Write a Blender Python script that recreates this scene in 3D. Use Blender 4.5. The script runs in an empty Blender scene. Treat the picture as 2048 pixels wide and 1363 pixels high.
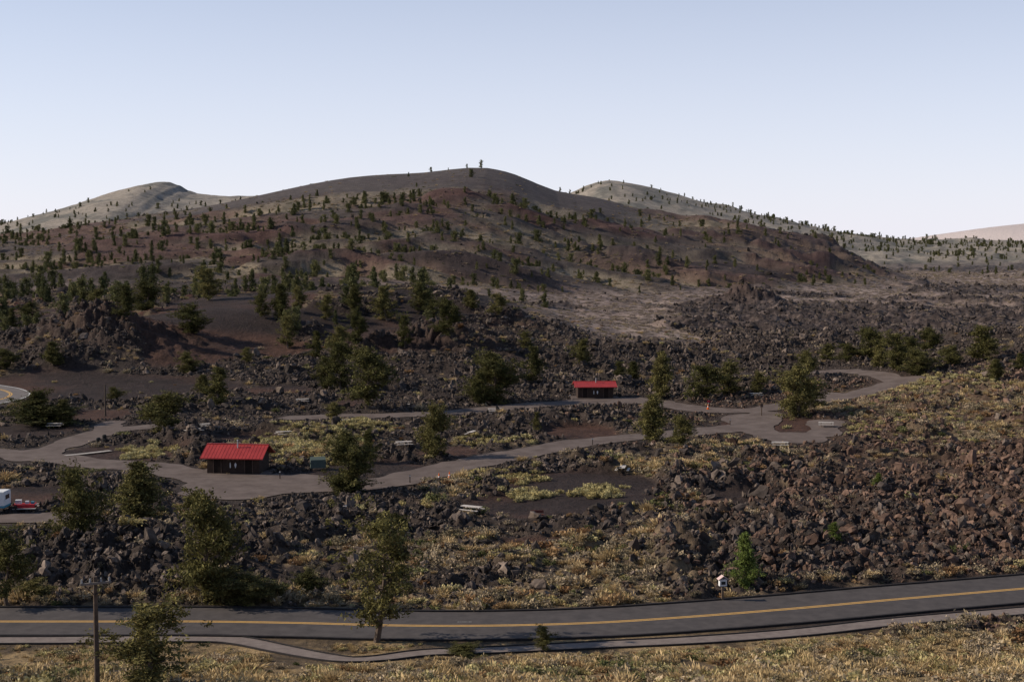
import bpy, math, random, time
import numpy as np
from mathutils import Vector
T0=time.time()
random.seed(5); rng=np.random.default_rng(7)
scene=bpy.context.scene
scene.view_settings.view_transform='Standard'; scene.view_settings.look='None'; scene.view_settings.exposure=0
F=2813.;H=30.;TH=math.atan(191.5/F);ct,st=math.cos(TH),math.sin(TH)
# ------------------------------------------------------------ noise
def _h(ix,iy,s):
    h=(ix*374761393+iy*668265263+s*974634777)&0xffffffff
    h=((h^(h>>13))*1274126177)&0xffffffff
    return ((h^(h>>16))&0xffff)/32767.5-1.0
def vn(x,y,s=0):
    x0=np.floor(x);y0=np.floor(y);fx=x-x0;fy=y-y0
    ix=x0.astype(np.int64);iy=y0.astype(np.int64)
    fx=fx*fx*(3-2*fx);fy=fy*fy*(3-2*fy)
    a=_h(ix,iy,s);b=_h(ix+1,iy,s);c=_h(ix,iy+1,s);d=_h(ix+1,iy+1,s)
    return (a+(b-a)*fx)*(1-fy)+(c+(d-c)*fx)*fy
def fbm(x,y,o=4,s=0,g=.5):
    t=0;a=1;n=0
    for i in range(o):
        t=t+a*vn(x*(2.03**i)+17.3*i,y*(2.03**i)-9.1*i,s+i);n+=a;a*=g
    return t/n
def sm(x,a,b):
    t=np.clip((x-a)/(b-a),0,1);return t*t*(3-2*t)
def lerp(a,b,t): return a+(b-a)*t
# ------------------------------------------------------------ smooth terrain
def sight(px,py,D):
    a=(px-1024)/F;b=(681.5-py)/F;dy=ct+b*st;dz=-st+b*ct
    return a/dy*D,H+dz/dy*D
def ridge(pts,D):
    r=[sight(p[0],p[1],D) for p in pts]
    return np.array([q[0] for q in r]),np.array([q[1] for q in r])
R1=ridge([(-400,530),(-200,500),(0,480),(100,470),(200,455),(300,437),(400,418),(470,402),(540,386),(620,368),(700,354),(780,348),(850,346),(900,338),(975,333),(1030,347),(1070,365),(1110,384),(1190,393),(1300,424),(1400,440),(1500,462),(1600,490),(1650,512),(1700,535),(1800,552)],950)
R2=ridge([(-500,520),(-200,475),(0,447),(50,440),(100,428),(150,414),(200,397),(260,376),(310,364),(335,362),(360,369),(374,384),(420,390),(480,392),(540,388),(620,392),(700,410),(800,440),(900,500)],1700)
R3=ridge([(850,520),(950,460),(1050,420),(1120,395),(1150,382),(1190,364),(1215,360),(1260,366),(1320,380),(1400,402),(1500,427),(1600,450),(1650,462),(1700,470),(1800,480),(2048,487),(2300,490),(2600,500)],1600)
R4=ridge([(1700,492),(1880,482),(1940,462),(2000,452),(2048,447),(2150,440),(2300,448),(2500,470),(2700,492)],7000)
BY=np.array([-50,0,104,260,400,600,1000,1500,3000,9000,20000.]);BZ=np.array([0,0,0,0.3,2,4,8,12,20,26,28.])
def shp(t):
    t=np.clip(t,0,1);return .55*(.5+.5*np.cos(np.pi*t))+.45*(1-t)**1.15
def hill(X,Y,R,D,wf,wb,base):
    r=np.interp(X,R[0],R[1])
    if D<2000: # round the profile
        e=12.
        r=(r*2+np.interp(X-e,R[0],R[1])+np.interp(X+e,R[0],R[1]))/4
    return np.maximum(r-base,0)*np.where(Y<D,shp((D-Y)/wf),shp((Y-D)/wb))
MOUNDS=[(-66,405,90,62,10.5),(-25,425,42,45,7.5),(-99,335,22,20,9),(-18,338,24,20,5.0),(135,290,62,75,10.5),
        (-150,420,70,60,5),(100,600,16,9,6.5),(-75,365,28,18,3.5),(-130,520,120,60,6),(150,860,50,60,6),(205,900,30,40,4),(120,640,60,14,1.5)]
def hs(X,Y):
    X=np.asarray(X,float);Y=np.asarray(Y,float)
    b=np.interp(Y,BY,BZ)
    fg=0.225*3*np.log1p(np.exp(np.clip((99-Y)/3,-30,40)))
    b=b+fg
    b=b+8*sm(-X,-60,60)*sm(Y,430,650)*(1-sm(Y,900,1200))
    z=b.copy()
    wf=np.interp(X,[-400,-50,120,230,300],[420,400,300,190,120])
    h=hill(X,Y,R1,950,wf,420,b)
    h=np.maximum(h,hill(X,Y,R2,1700,520,500,b));h=np.maximum(h,hill(X,Y,R3,1600,480,500,b))
    h=np.maximum(h,hill(X,Y,R4,7000,2600,2500,b))
    z=z+h
    for (cx,cy,rx,ry,a) in MOUNDS:
        q=((X-cx)/rx)**2+((Y-cy)/ry)**2
        z=z+a*np.exp(-q*1.1)
    return z
def hit(px,py):
    a=(px-1024)/F;b=(681.5-py)/F;dy=ct+b*st;dz=-st+b*ct
    ys=np.geomspace(60,6000,5000);z=H+dz/dy*ys;h=hs(a/dy*ys,ys)
    k=np.nonzero(z<=h)[0]
    k=k[0] if len(k) else len(ys)-1
    if k>0 and k<len(ys)-1:
        d0=z[k-1]-h[k-1];d1=z[k]-h[k];t=d0/(d0-d1+1e-9);Y=ys[k-1]+t*(ys[k]-ys[k-1])
    else: Y=ys[k]
    return a/dy*Y,Y
def catmull(P,step):
    P=np.array(P,float);P=np.vstack([2*P[0]-P[1],P,2*P[-1]-P[-2]]);out=[]
    for i in range(1,len(P)-2):
        n=max(2,int(np.linalg.norm(P[i+1]-P[i])/step))
        for t in np.arange(n)/n:
            out.append(.5*((2*P[i])+(-P[i-1]+P[i+1])*t+(2*P[i-1]-5*P[i]+4*P[i+1]-P[i+2])*t*t+(-P[i-1]+3*P[i]-3*P[i+1]+P[i+2])*t**3))
    out.append(P[-2]);return np.array(out)
def survey(l): return [hit(*p) for p in l]
main_c=catmull(survey([(-500,1243),(-200,1243),(0,1243),(200,1243),(400,1243),(600,1246),(800,1251),(1000,1251),(1200,1245),(1400,1232),(1600,1216),(1800,1198),(2048,1177),(2250,1158),(2500,1135)]),1.)
path_c=catmull(survey([(-300,1281),(0,1281),(200,1280),(400,1277),(480,1282),(560,1298),(640,1313),(700,1320),(760,1317),(850,1306),(1000,1300),(1200,1290),(1400,1280),(1600,1265),(1800,1243),(2048,1222),(2300,1200)]),.8)
curve_c=catmull(survey([(-300,762),(-150,766),(-60,771),(-5,778),(18,785),(20,791),(0,799),(-60,811),(-150,825),(-300,850)]),1.)
camp=[([(-150,903),(0,906),(90,914),(170,925),(260,931),(340,941),(430,960),(520,975),(620,975),(720,973),(800,960),(870,942),(950,925),(1050,905),(1200,881),(1350,868),(1450,858),(1510,845),(1530,828)],3.4),
 ([(60,912),(120,893),(170,876),(230,860),(330,852)],2.8),([(205,865),(225,845)],2.2),
 ([(600,836),(680,833),(760,832),(850,828),(950,821),(1050,812),(1150,806),(1290,804),(1400,819),(1500,822),(1570,812),(1650,800),(1740,782),(1790,767),(1815,758)],3.2),
 ([(-150,1046),(0,1043),(95,1036)],3.5),([(1500,850),(1560,876),(1640,868),(1650,845)],2.8),([(1800,766),(1760,750),(1690,742),(1640,744)],2.4)]
camp=[(catmull(survey(l),3.),w) for l,w in camp]
def ell(px,py,rx,ry):
    x,y=hit(px,py);y1=hit(px,py-ry)[1];y0=hit(px,py+ry)[1]
    return (x,y,rx*y/F,(y1-y0)/2)
camp_pads=[ell(*e) for e in [(480,972,110,26),(600,962,60,12),(1500,842,55,16),(1590,875,60,12),(1650,795,60,10),(1220,802,90,8),(70,908,60,14)]]
cinder=[ell(*e) for e in [(1150,968,170,26),(1090,1010,150,24),(740,935,110,13),(640,955,60,18),(240,905,110,12),(480,882,80,12),(1160,865,80,12),(1480,990,80,8),(1100,1087,80,8),
  (250,778,230,26),(90,765,120,22),(60,860,90,14),(480,640,130,30),(740,668,90,26),(820,700,70,18),(560,700,60,14),(300,905,80,14),(1470,1005,60,7),(900,905,60,10),(480,1085,50,6),(1240,1000,70,14),(60,990,90,20),(480,605,140,18),(560,780,60,9),(200,830,60,10),(700,805,50,8),(1560,850,110,16)]]
brushy=[ell(*e) for e in [(1130,1125,280,45),(1350,945,200,22),(1500,905,110,14),(950,965,110,18),(1820,800,230,38),(1880,870,140,18),(1300,1015,160,18),(600,895,130,26),(1150,1200,500,12),(250,1195,330,12),(820,1085,120,12)]]
hilldark=[(ell(*e),k) for e,k in [((820,520,260,10),0),((960,545,130,8),0),((330,548,110,9),0),((480,482,95,14),1),((640,462,120,6),0),((960,492,110,6),0),((1330,522,120,15),0),((1480,535,120,14),0),((1580,512,80,16),1),((150,560,90,5),0),((700,560,150,8),1),((1250,470,90,10),1),((1440,480,110,9),1),((560,520,90,5),1),((900,400,60,8),1),((1130,555,100,8),0),((780,430,70,5),0),((250,500,90,5),1),((1050,440,80,6),1)]]
def pdist(X,Y,P):
    d=np.full(X.shape,1e9)
    for i in range(len(P)-1):
        ax,ay=P[i];bx,by=P[i+1];dx,dy=bx-ax,by-ay;L=dx*dx+dy*dy+1e-9
        t=np.clip(((X-ax)*dx+(Y-ay)*dy)/L,0,1)
        d=np.minimum(d,(X-ax-t*dx)**2+(Y-ay-t*dy)**2)
    return np.sqrt(d)
def esd(X,Y,e): return (np.sqrt(((X-e[0])/e[2])**2+((Y-e[1])/e[3])**2)-1)*min(e[2],e[3])
def camp_sdf(X,Y):
    d=np.full(X.shape,1e3)
    for P,w in camp: d=np.minimum(d,pdist(X,Y,P)-w)
    for e in camp_pads: d=np.minimum(d,esd(X,Y,e))
    return d+.6*vn(X/2.5,Y/2.5,91)+.5*vn(X/7,Y/7,92)
MAINW=4.2
main_s=main_c[::4];path_s=path_c[::2];curve_s=curve_c[::3]
def all_sdf(X,Y):
    d=np.full(X.shape,1e3)
    m=(Y>140)&(Y<370)&(np.abs(X)<150)
    if m.any(): d[m]=camp_sdf(X[m],Y[m])
    m=(Y>85)&(Y<150)
    if m.any(): d[m]=np.minimum(d[m],np.minimum(pdist(X[m],Y[m],main_s)-MAINW-.4,pdist(X[m],Y[m],path_s)-1.))
    m=(Y>200)&(Y<340)&(X<-60)
    if m.any(): d[m]=np.minimum(d[m],pdist(X[m],Y[m],curve_s)-4.)
    return d
# ------------------------------------------------------------ full terrain
def mix3(a,b,t): return a+(np.asarray(b)-a)*t[...,None]
def terrain(X,Y):
    """height, colour, lava amount, masks"""
    z=hs(X,Y);rd=all_sdf(X,Y)
    big=fbm(X/38,Y/38,3,11);med=fbm(X/9,Y/9,3,21)
    near=1-sm(Y,370,440)
    cin=np.zeros_like(X);bb=np.zeros_like(X)
    for e in cinder: cin=np.maximum(cin,1-sm(esd(X,Y,e)+1.2*med,-.6,1.5))
    for e in brushy: bb=np.maximum(bb,1-sm(esd(X,Y,e)+5*med,-3,4))
    fgz=1-sm(Y,104,110)
    clear=sm(rd,.2,1.8)
    nl=sm(big*.7+1.1*med-.20*bb,-.46,.05)
    L=near*(.35+.65*nl)*(1-cin)*(1-fgz)
    leftm=sm(-X,-20,5)*sm(Y,340,370)*(1-sm(Y,520,620))
    cl2=sm(fbm(X/22,Y/16,3,55),-.05,.25)
    L=np.where(leftm>0,lerp(L,.75*cl2*(1-cin),leftm),L)
    plain=sm(X,-25,10)*sm(Y,350,400)*(1-leftm)
    tn=X/np.maximum(Y,1)
    dk=sm(fbm(X/45,Y/42,4,31)+.5*sm(tn,.09,.15)*(1-sm(Y,560,680))-.02-.16*sm(Y,640,760),.0,.26)
    base=np.interp(Y,BY,BZ)
    hillh=hill(X,Y,R1,950,np.interp(X,[-400,-50,120,230,300],[420,400,300,190,120]),420,base)
    ish=sm(hillh,1.5,7)*(Y>500)
    hillb=np.maximum(hill(X,Y,R2,1700,520,500,base),hill(X,Y,R3,1600,480,500,base));ish2=sm(hillb,1,6)*(Y>1000)*(1-ish)
    pl=plain*(1-ish)*(1-ish2)*(1-sm(Y,1800,2600))
    L=lerp(L,.9*dk,pl)
    wx=X+30*fbm(X/90,Y/90,2,71);wy=Y+28*fbm(X/120,Y/80,3,72)
    bn=fbm(wx/95,wy/17,3,73)+.25*fbm(wx/30,wy/12,2,74)
    band=sm(bn,.07,.18)
    top=sm(hillh/np.maximum(np.interp(X,R1[0],R1[1])-base,1)+.06*med,.66,.78)*sm(X,-260,-180)*(1-sm(X,60,110))
    hd=np.zeros_like(X);hr=np.zeros_like(X)
    far_=Y>480
    if far_.any():
        for e,k in hilldark:
            v=1-sm(esd(X,Y,e)+9*fbm(wx/25,wy/9,2,75),-5,4)
            hd=np.maximum(hd,v*far_)
            if k: hr=np.maximum(hr,v*far_)
    rightfl=sm(X,60,130)*ish*(Y<960)
    L=np.where(ish>.01,lerp(L,.28*np.maximum(band,hd)*(1-top)+.5*rightfl*sm(bn,-.05,.15)*(1-sm(hillh,12,26)),ish),L)
    L=L*clear
    # ---- height
    rid=1-np.abs(fbm(X/6,Y/6,3,101))*2.4
    grow=sm(rd,.2,5)
    grow2=.12+.88*sm(rd,3,16)
    low=lerp(1,.6,sm(Y,190,240)*(1-sm(Y,300,340)))
    pile=np.maximum(0,fbm(X/12,Y/12,3,111)+.14)
    fine=fbm(X/2.1,Y/2.1,3,121,.65)
    z=z+L*low*(.7*rid*grow*(.4+.6*grow2)+3.4*pile*grow*grow2+(.6+.7*grow2)*fine*(1-sm(Y,600,900))+.45*vn(X/.7,Y/.7,131)*(1-sm(Y,250,400)))
    z=z+clear*.10*fbm(X/1.5,Y/1.5,2,141)*(1-sm(Y,300,500))
    z=z+fgz*clear*.25*fbm(X/4,Y/4,3,151)
    jag=(np.exp(-(((X+99)/20)**2+((Y-333)/14)**2))+np.exp(-(((X-100)/15)**2+((Y-600)/9)**2))+.8*np.exp(-(((X+18)/24)**2+((Y-336)/16)**2)))
    z=z+jag*3.2*np.abs(fbm(X/5,Y/5,4,161,.6))*2
    cliff=np.exp(-(((X-150)/75)**2+((Y-835)/26)**2))+np.exp(-(((X-205)/30)**2+((Y-900)/30)**2))+.9*np.exp(-(((X-52)/55)**2+((Y-735)/13)**2))
    z=z+cliff*(8*np.abs(fbm(X/20,Y/14,4,162,.58)))
    z=z+ish*(3.0*np.tanh(bn*5)*(1-top)*(1-.6*sm(hillh,40,70))+1.0*fbm(X/16,Y/12,3,163)*(1-top)+3*hd*(1-top))
    z=z+ish2*2.0*fbm(X/30,Y/30,4,171)
    z=z+(1-ish)*sm(X,150,300)*sm(Y,1000,1300)*(1-sm(Y,1700,2400))*6*np.maximum(0,fbm(X/50,Y/30,4,181,.6)+.1)
    z=z+pl*(1.0*fbm(X/14,Y/14,3,191)+2.2*dk*np.maximum(0,fbm(X/20,Y/18,3,192)))
    # ---- colour
    n1=fbm(X/3.1,Y/3.1,3,201);n2=fbm(X/26,Y/20,3,211)
    C=np.zeros(X.shape+(3,))
    lava=np.array([.042,.031,.026]);red=np.array([.082,.034,.024]);black=np.array([.029,.020,.018])
    C[:]=lava
    C=mix3(C,[.070,.043,.031],sm(X,20,70)*(1-sm(Y,240,300))*.8)
    tan=sm(n1+.5*med-.45*nl+.45*bb,-.02,.35)*near
    brush=np.clip(tan*(.4+.6*sm(-Y,-260,-130))+.2*bb*near,0,1)
    C=mix3(C,[.23,.165,.10],brush*.75)
    C=mix3(C,[.31,.215,.11],fgz*(.22+.7*sm(n1+.5*med,-.2,.25)))
    C=mix3(C,black,leftm*.92);C=mix3(C,red,leftm*sm(n2,.0,.4)*.7)
    C=mix3(C,[.14,.11,.068],leftm*sm(n1+n2,.15,.55)*.6*(1-cin))
    cc=mix3(np.broadcast_to(black*1.15,C.shape),[.068,.036,.026],sm(n2,-.2,.35))
    C=mix3(C,cc,cin)
    P=mix3(np.broadcast_to([.26,.195,.165],C.shape),[.15,.115,.098],sm(fbm(X/5,Y/8,3,221),-.25,.4))
    P=mix3(P,[.33,.255,.205],sm(n2+.3*n1,.15,.5)*.6)
    P=mix3(P,[.036,.027,.025],dk*(.65+.35*sm(n1,-.3,.2)))
    P=mix3(P,[.045,.033,.029],np.clip(cliff,0,1)*.75)
    C=mix3(C,P,np.maximum(pl,(1-near)*(1-leftm)*(1-ish)*(1-ish2)))
    K=mix3(np.broadcast_to([.195,.155,.108],C.shape),[.090,.074,.052],sm(fbm(X/9,Y/9,3,231),-.1,.4)*.85)
    K=mix3(K,[.265,.215,.155],sm(n2,.08,.45)*.65)
    K=mix3(K,[.046,.034,.031],band*.88)
    K=mix3(K,[.088,.044,.034],sm(fbm(X/60,Y/30,3,241)+.3*rightfl,.10,.30)*.7)
    K=mix3(K,[.056,.044,.041],top*.93)
    K=mix3(K,[.036,.026,.025],hd*.88);K=mix3(K,[.080,.035,.027],hr*.7)
    K=mix3(K,[.23,.15,.095],rightfl*sm(fbm(wx/60,wy/12,3,251),.12,.30)*.65*(1-hd))
    K=mix3(K,[.040,.028,.025],np.clip(cliff,0,1)*.85)
    C=mix3(C,K,ish)
    G=mix3(np.broadcast_to([.25,.212,.165],C.shape),[.12,.112,.088],sm(fbm(X/25,Y/25,4,261),-.1,.4))
    C=mix3(C,G,ish2)
    C=mix3(C,[.055,.033,.026],np.clip(jag,0,1)*.7)
    C=mix3(C,[.055,.046,.042],(1-ish)*(1-ish2)*sm(Y,1050,1250)*(1-sm(Y,1900,2600))*sm(X,150,300)*.85)
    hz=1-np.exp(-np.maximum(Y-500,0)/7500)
    C=mix3(C,[.37,.35,.37],hz)  # air haze painted into the ground colour, growing with distance
    C=mix3(C,[.50,.43,.41],sm(Y,3500,5500)*.85)  # heavier pinkish haze painted over the farthest hill's colour
    br=dict(brush=brush,fgz=fgz,near=near,leftm=leftm,pl=pl,ish=ish,ish2=ish2,band=np.maximum(band,hd),top=top,dk=dk,cin=cin,clear=clear,rd=rd,nl=nl,rightfl=rightfl,n2=n2,bb=bb)
    return z,C,L,br
# ------------------------------------------------------------ materials
def newmat(n):
    m=bpy.data.materials.new(n);m.use_nodes=True;nt=m.node_tree
    b=nt.nodes['Principled BSDF'];b.inputs['Roughness'].default_value=.9
    b.inputs['Specular IOR Level'].default_value=.15
    return m,nt,b
def N(nt,t,**k):
    n=nt.nodes.new(t)
    for a,v in k.items(): setattr(n,a,v)
    return n
def mat(name,c1,c2,scale=2,rough=.9,bump=0,bd=.05,rnd=0,spec=.15,coord='Object'):
    m,nt,b=newmat(name);b.inputs['Roughness'].default_value=rough;b.inputs['Specular IOR Level'].default_value=spec
    tc=N(nt,'ShaderNodeTexCoord');no=N(nt,'ShaderNodeTexNoise');no.inputs['Scale'].default_value=scale;no.inputs['Detail'].default_value=6;no.inputs['Roughness'].default_value=.65
    nt.links.new(tc.outputs[coord],no.inputs['Vector'])
    r=N(nt,'ShaderNodeValToRGB');r.color_ramp.elements[0].position=.35;r.color_ramp.elements[1].position=.65
    r.color_ramp.elements[0].color=(*c1,1);r.color_ramp.elements[1].color=(*c2,1)
    nt.links.new(no.outputs['Fac'],r.inputs['Fac']);out=r.outputs['Color']
    if rnd:
        oi=N(nt,'ShaderNodeObjectInfo');mr=N(nt,'ShaderNodeMapRange');mr.inputs['To Min'].default_value=1-rnd;mr.inputs['To Max'].default_value=1+rnd
        nt.links.new(oi.outputs['Random'],mr.inputs['Value'])
        mx=N(nt,'ShaderNodeVectorMath',operation='SCALE');nt.links.new(out,mx.inputs[0]);nt.links.new(mr.outputs[0],mx.inputs['Scale']);out=mx.outputs[0]
    nt.links.new(out,b.inputs['Base Color'])
    if bump:
        bp=N(nt,'ShaderNodeBump');bp.inputs['Strength'].default_value=bump;bp.inputs['Distance'].default_value=bd
        nt.links.new(no.outputs['Fac'],bp.inputs['Height']);nt.links.new(bp.outputs[0],b.inputs['Normal'])
    return m
def leafmat(name,c,rnd=.25,trans=.25,hue=None):
    m,nt,b=newmat(name)
    at=N(nt,'ShaderNodeAttribute',attribute_name='tint')
    oi=N(nt,'ShaderNodeObjectInfo');mr=N(nt,'ShaderNodeMapRange');mr.inputs['To Min'].default_value=1-rnd;mr.inputs['To Max'].default_value=1+rnd
    nt.links.new(oi.outputs['Random'],mr.inputs['Value'])
    mc=N(nt,'ShaderNodeMix',data_type='RGBA');mc.inputs[6].default_value=(*c,1);mc.inputs[7].default_value=(*(hue or c),1)
    nt.links.new(oi.outputs['Random'],mc.inputs[0])
    m1=N(nt,'ShaderNodeVectorMath',operation='MULTIPLY');nt.links.new(mc.outputs[2],m1.inputs[0]);nt.links.new(at.outputs['Color'],m1.inputs[1])
    m2=N(nt,'ShaderNodeVectorMath',operation='SCALE');nt.links.new(m1.outputs[0],m2.inputs[0]);nt.links.new(mr.outputs[0],m2.inputs['Scale'])
    nt.links.new(m2.outputs[0],b.inputs['Base Color'])
    tr=N(nt,'ShaderNodeBsdfTranslucent');nt.links.new(m2.outputs[0],tr.inputs['Color'])
    ms=N(nt,'ShaderNodeMixShader');ms.inputs[0].default_value=trans
    nt.links.new(b.outputs[0],ms.inputs[1]);nt.links.new(tr.outputs[0],ms.inputs[2]);nt.links.new(ms.outputs[0],nt.nodes['Material Output'].inputs['Surface'])
    return m
def ground_mat():
    m,nt,b=newmat('volcanic_ground')
    at=N(nt,'ShaderNodeAttribute',attribute_name='Col');tc=N(nt,'ShaderNodeTexCoord')
    n1=N(nt,'ShaderNodeTexNoise');n1.inputs['Scale'].default_value=1.6;n1.inputs['Detail'].default_value=7;n1.inputs['Roughness'].default_value=.7
    n2=N(nt,'ShaderNodeTexNoise');n2.inputs['Scale'].default_value=.16;n2.inputs['Detail'].default_value=9;n2.inputs['Roughness'].default_value=.75
    for n in (n1,n2): nt.links.new(tc.outputs['Object'],n.inputs['Vector'])
    ad=N(nt,'ShaderNodeMath',operation='ADD');nt.links.new(n1.outputs['Fac'],ad.inputs[0]);nt.links.new(n2.outputs['Fac'],ad.inputs[1])
    mr=N(nt,'ShaderNodeMapRange');mr.inputs['From Min'].default_value=.7;mr.inputs['From Max'].default_value=1.3;mr.inputs['To Min'].default_value=.35;mr.inputs['To Max'].default_value=1.65
    nt.links.new(ad.outputs[0],mr.inputs['Value'])
    v=N(nt,'ShaderNodeVectorMath',operation='SCALE');nt.links.new(at.outputs['Color'],v.inputs[0]);nt.links.new(mr.outputs[0],v.inputs['Scale'])
    nt.links.new(v.outputs[0],b.inputs['Base Color'])
    bp=N(nt,'ShaderNodeBump');bp.inputs['Strength'].default_value=.8;bp.inputs['Distance'].default_value=.6
    nt.links.new(ad.outputs[0],bp.inputs['Height']);nt.links.new(bp.outputs[0],b.inputs['Normal'])
    return m
# ------------------------------------------------------------ mesh helpers
def npmesh(name,V,Fq,mats=(),mi=None,col=None,colname='Col',smooth=False):
    V=np.ascontiguousarray(V,dtype=np.float32);k=Fq.shape[1];n=len(Fq)
    me=bpy.data.meshes.new(name);me.vertices.add(len(V));me.vertices.foreach_set('co',V.ravel())
    me.loops.add(n*k);me.loops.foreach_set('vertex_index',np.ascontiguousarray(Fq,dtype=np.int32).ravel())
    me.polygons.add(n);me.polygons.foreach_set('loop_start',np.arange(0,n*k,k,dtype=np.int32))
    me.polygons.foreach_set('loop_total',np.full(n,k,dtype=np.int32))
    for m in mats: me.materials.append(m)
    if mi is not None: me.polygons.foreach_set('material_index',np.ascontiguousarray(mi,dtype=np.int32))
    me.polygons.foreach_set('use_smooth',np.full(n,smooth,dtype=bool))
    if col is not None:
        a=me.color_attributes.new(colname,'FLOAT_COLOR','POINT')
        c=np.ones((len(V),4),dtype=np.float32);c[:,:3]=col;a.data.foreach_set('color',c.ravel())
    me.update(calc_edges=True);me.validate();return me
def link(name,me,loc=(0,0,0),rot=0,parent=None,coll=None):
    o=bpy.data.objects.new(name,me);o.location=loc;o.rotation_euler=(0,0,rot)
    if parent: o.parent=parent
    (coll or scene.collection).objects.link(o);return o
class MB:
    def __init__(s): s.v=[];s.f=[];s.m=[]
    def box(s,c,d,m=0,rx=0,ry=0,rz=0):
        from mathutils import Euler
        R=Euler((rx,ry,rz)).to_matrix();b=len(s.v)
        for i in (-1,1):
            for j in (-1,1):
                for k in (-1,1): s.v.append(tuple(Vector(c)+R@Vector((i*d[0]/2,j*d[1]/2,k*d[2]/2))))
        for q in [(0,1,3,2),(4,6,7,5),(0,4,5,1),(2,3,7,6),(0,2,6,4),(1,5,7,3)]: s.f.append(tuple(b+i for i in q));s.m.append(m)
    def tube(s,p0,p1,r0,r1,n=8,m=0,cap=True):
        p0=Vector(p0);p1=Vector(p1);a=(p1-p0).normalized();u=a.orthogonal().normalized();w=a.cross(u);b=len(s.v)
        for p,r in ((p0,r0),(p1,r1)):
            for i in range(n):
                t=2*math.pi*i/n;s.v.append(tuple(p+(u*math.cos(t)+w*math.sin(t))*r))
        for i in range(n):
            j=(i+1)%n;s.f.append((b+i,b+j,b+n+j,b+n+i));s.m.append(m)
        if cap: s.f.append(tuple(b+n+i for i in range(n)));s.m.append(m);s.f.append(tuple(b+n-1-i for i in range(n)));s.m.append(m)
    def poly(s,vs,m=0):
        b=len(s.v);s.v+=[tuple(v) for v in vs];s.f.append(tuple(range(b,b+len(vs))));s.m.append(m)
    def mesh(s,name,mats):
        me=bpy.data.meshes.new(name);me.from_pydata(s.v,[],s.f)
        for m in mats: me.materials.append(m)
        me.polygons.foreach_set('material_index',s.m);me.update();return me
# ------------------------------------------------------------ terrain mesh
us=np.concatenate([np.linspace(-.95,-.42,60,endpoint=False),np.linspace(-.42,.42,1250),np.linspace(.42,.95,61)[1:]])
Ys=np.concatenate([np.linspace(-20,60,24,endpoint=False),np.linspace(60,95,60,endpoint=False),np.geomspace(95,420,620,endpoint=False),np.geomspace(420,2200,420,endpoint=False),np.geomspace(2200,16000,90)])
U,YY=np.meshgrid(us,Ys);XX=U*(YY+60)
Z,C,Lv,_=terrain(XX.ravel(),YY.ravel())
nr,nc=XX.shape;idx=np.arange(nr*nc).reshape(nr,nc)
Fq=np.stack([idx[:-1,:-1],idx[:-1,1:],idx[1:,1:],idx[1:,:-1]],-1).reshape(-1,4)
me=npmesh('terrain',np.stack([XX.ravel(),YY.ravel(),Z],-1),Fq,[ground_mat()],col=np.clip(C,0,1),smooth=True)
link('terrain',me);print('terrain',time.time()-T0)
# ------------------------------------------------------------ roads
asph=mat('asphalt',(.058,.051,.050),(.086,.075,.072),.8,.9,.3,.02)
pathm=mat('path_asphalt',(.15,.12,.108),(.21,.172,.152),1.5,.9,.2,.02)
campm=mat('cinder_road_surface',(.095,.072,.063),(.15,.118,.104),.35,.95,.3,.03)
yel=mat('yellow_paint',(.50,.29,.08),(.60,.36,.12),3,.7)
whi=mat('white_paint',(.6,.6,.58),(.75,.75,.72),3,.7)
worn=mat('worn_white_paint',(.10,.095,.09),(.42,.40,.38),6,.8)
kerbm=mat('kerb_asphalt',(.02,.018,.018),(.035,.03,.03),2)
conc=mat('concrete',(.30,.27,.25),(.40,.37,.34),2)
def normals(P):
    T=np.gradient(P,axis=0);T/=np.linalg.norm(T,axis=1)[:,None];return np.stack([-T[:,1],T[:,0]],-1)
def ribbon(name,P,offs,zo,m,parent=None):
    Nn=normals(P);k=len(offs);V=[]
    for o in offs:
        Q=P+Nn*o;V.append(np.stack([Q[:,0],Q[:,1],hs(Q[:,0],Q[:,1])+zo],-1))
    V=np.stack(V,1).reshape(-1,3);i=np.arange(len(P)*k).reshape(len(P),k)
    f=np.stack([i[:-1,1:],i[:-1,:-1],i[1:,:-1],i[1:,1:]],-1).reshape(-1,4)
    return link(name,npmesh(name,V,f,[m]),parent=parent)
def strip_box(name,P,o,w,h,m,parent=None):
    Nn=normals(P);V=[]
    for oo,zz in ((o-w/2,-.05),(o-w/2,h),(o+w/2,h),(o+w/2,-.05)):
        Q=P+Nn*oo;V.append(np.stack([Q[:,0],Q[:,1],hs(Q[:,0],Q[:,1])+zz],-1))
    V=np.stack(V,1).reshape(-1,3);i=np.arange(len(P)*4).reshape(len(P),4)
    f=np.stack([i[:-1,1:],i[:-1,:-1],i[1:,:-1],i[1:,1:]],-1).reshape(-1,4)
    return link(name,npmesh(name,V,f,[m]),parent=parent)
road=bpy.data.objects.new('road',None);scene.collection.objects.link(road)
ribbon('asphalt_surface',main_c,np.linspace(-MAINW,MAINW,7),.05,asph,road)
for o in (-.16,.16): ribbon('yellow_line',main_c,[o-.09,o+.09],.056,yel,road)
for o in (-MAINW-.15,MAINW+.15): strip_box('kerb',main_c,o,.26,.17,kerbm,road)
cx_,cy_=hit(918,1242);k0=int(np.argmin((main_c[:,0]-cx_)**2));mk=main_c[k0:k0+2]
ribbon('road_marking',mk,[1.1,1.22],.056,worn,road)
foot=bpy.data.objects.new('footpath',None);scene.collection.objects.link(foot)
ribbon('path_surface',path_c,[-.95,0,.95],.06,pathm,foot)
for o in (-1.05,1.05): strip_box('path_edging',path_c,o,.16,.13,kerbm,foot)
r2=bpy.data.objects.new('road',None);scene.collection.objects.link(r2)
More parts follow.
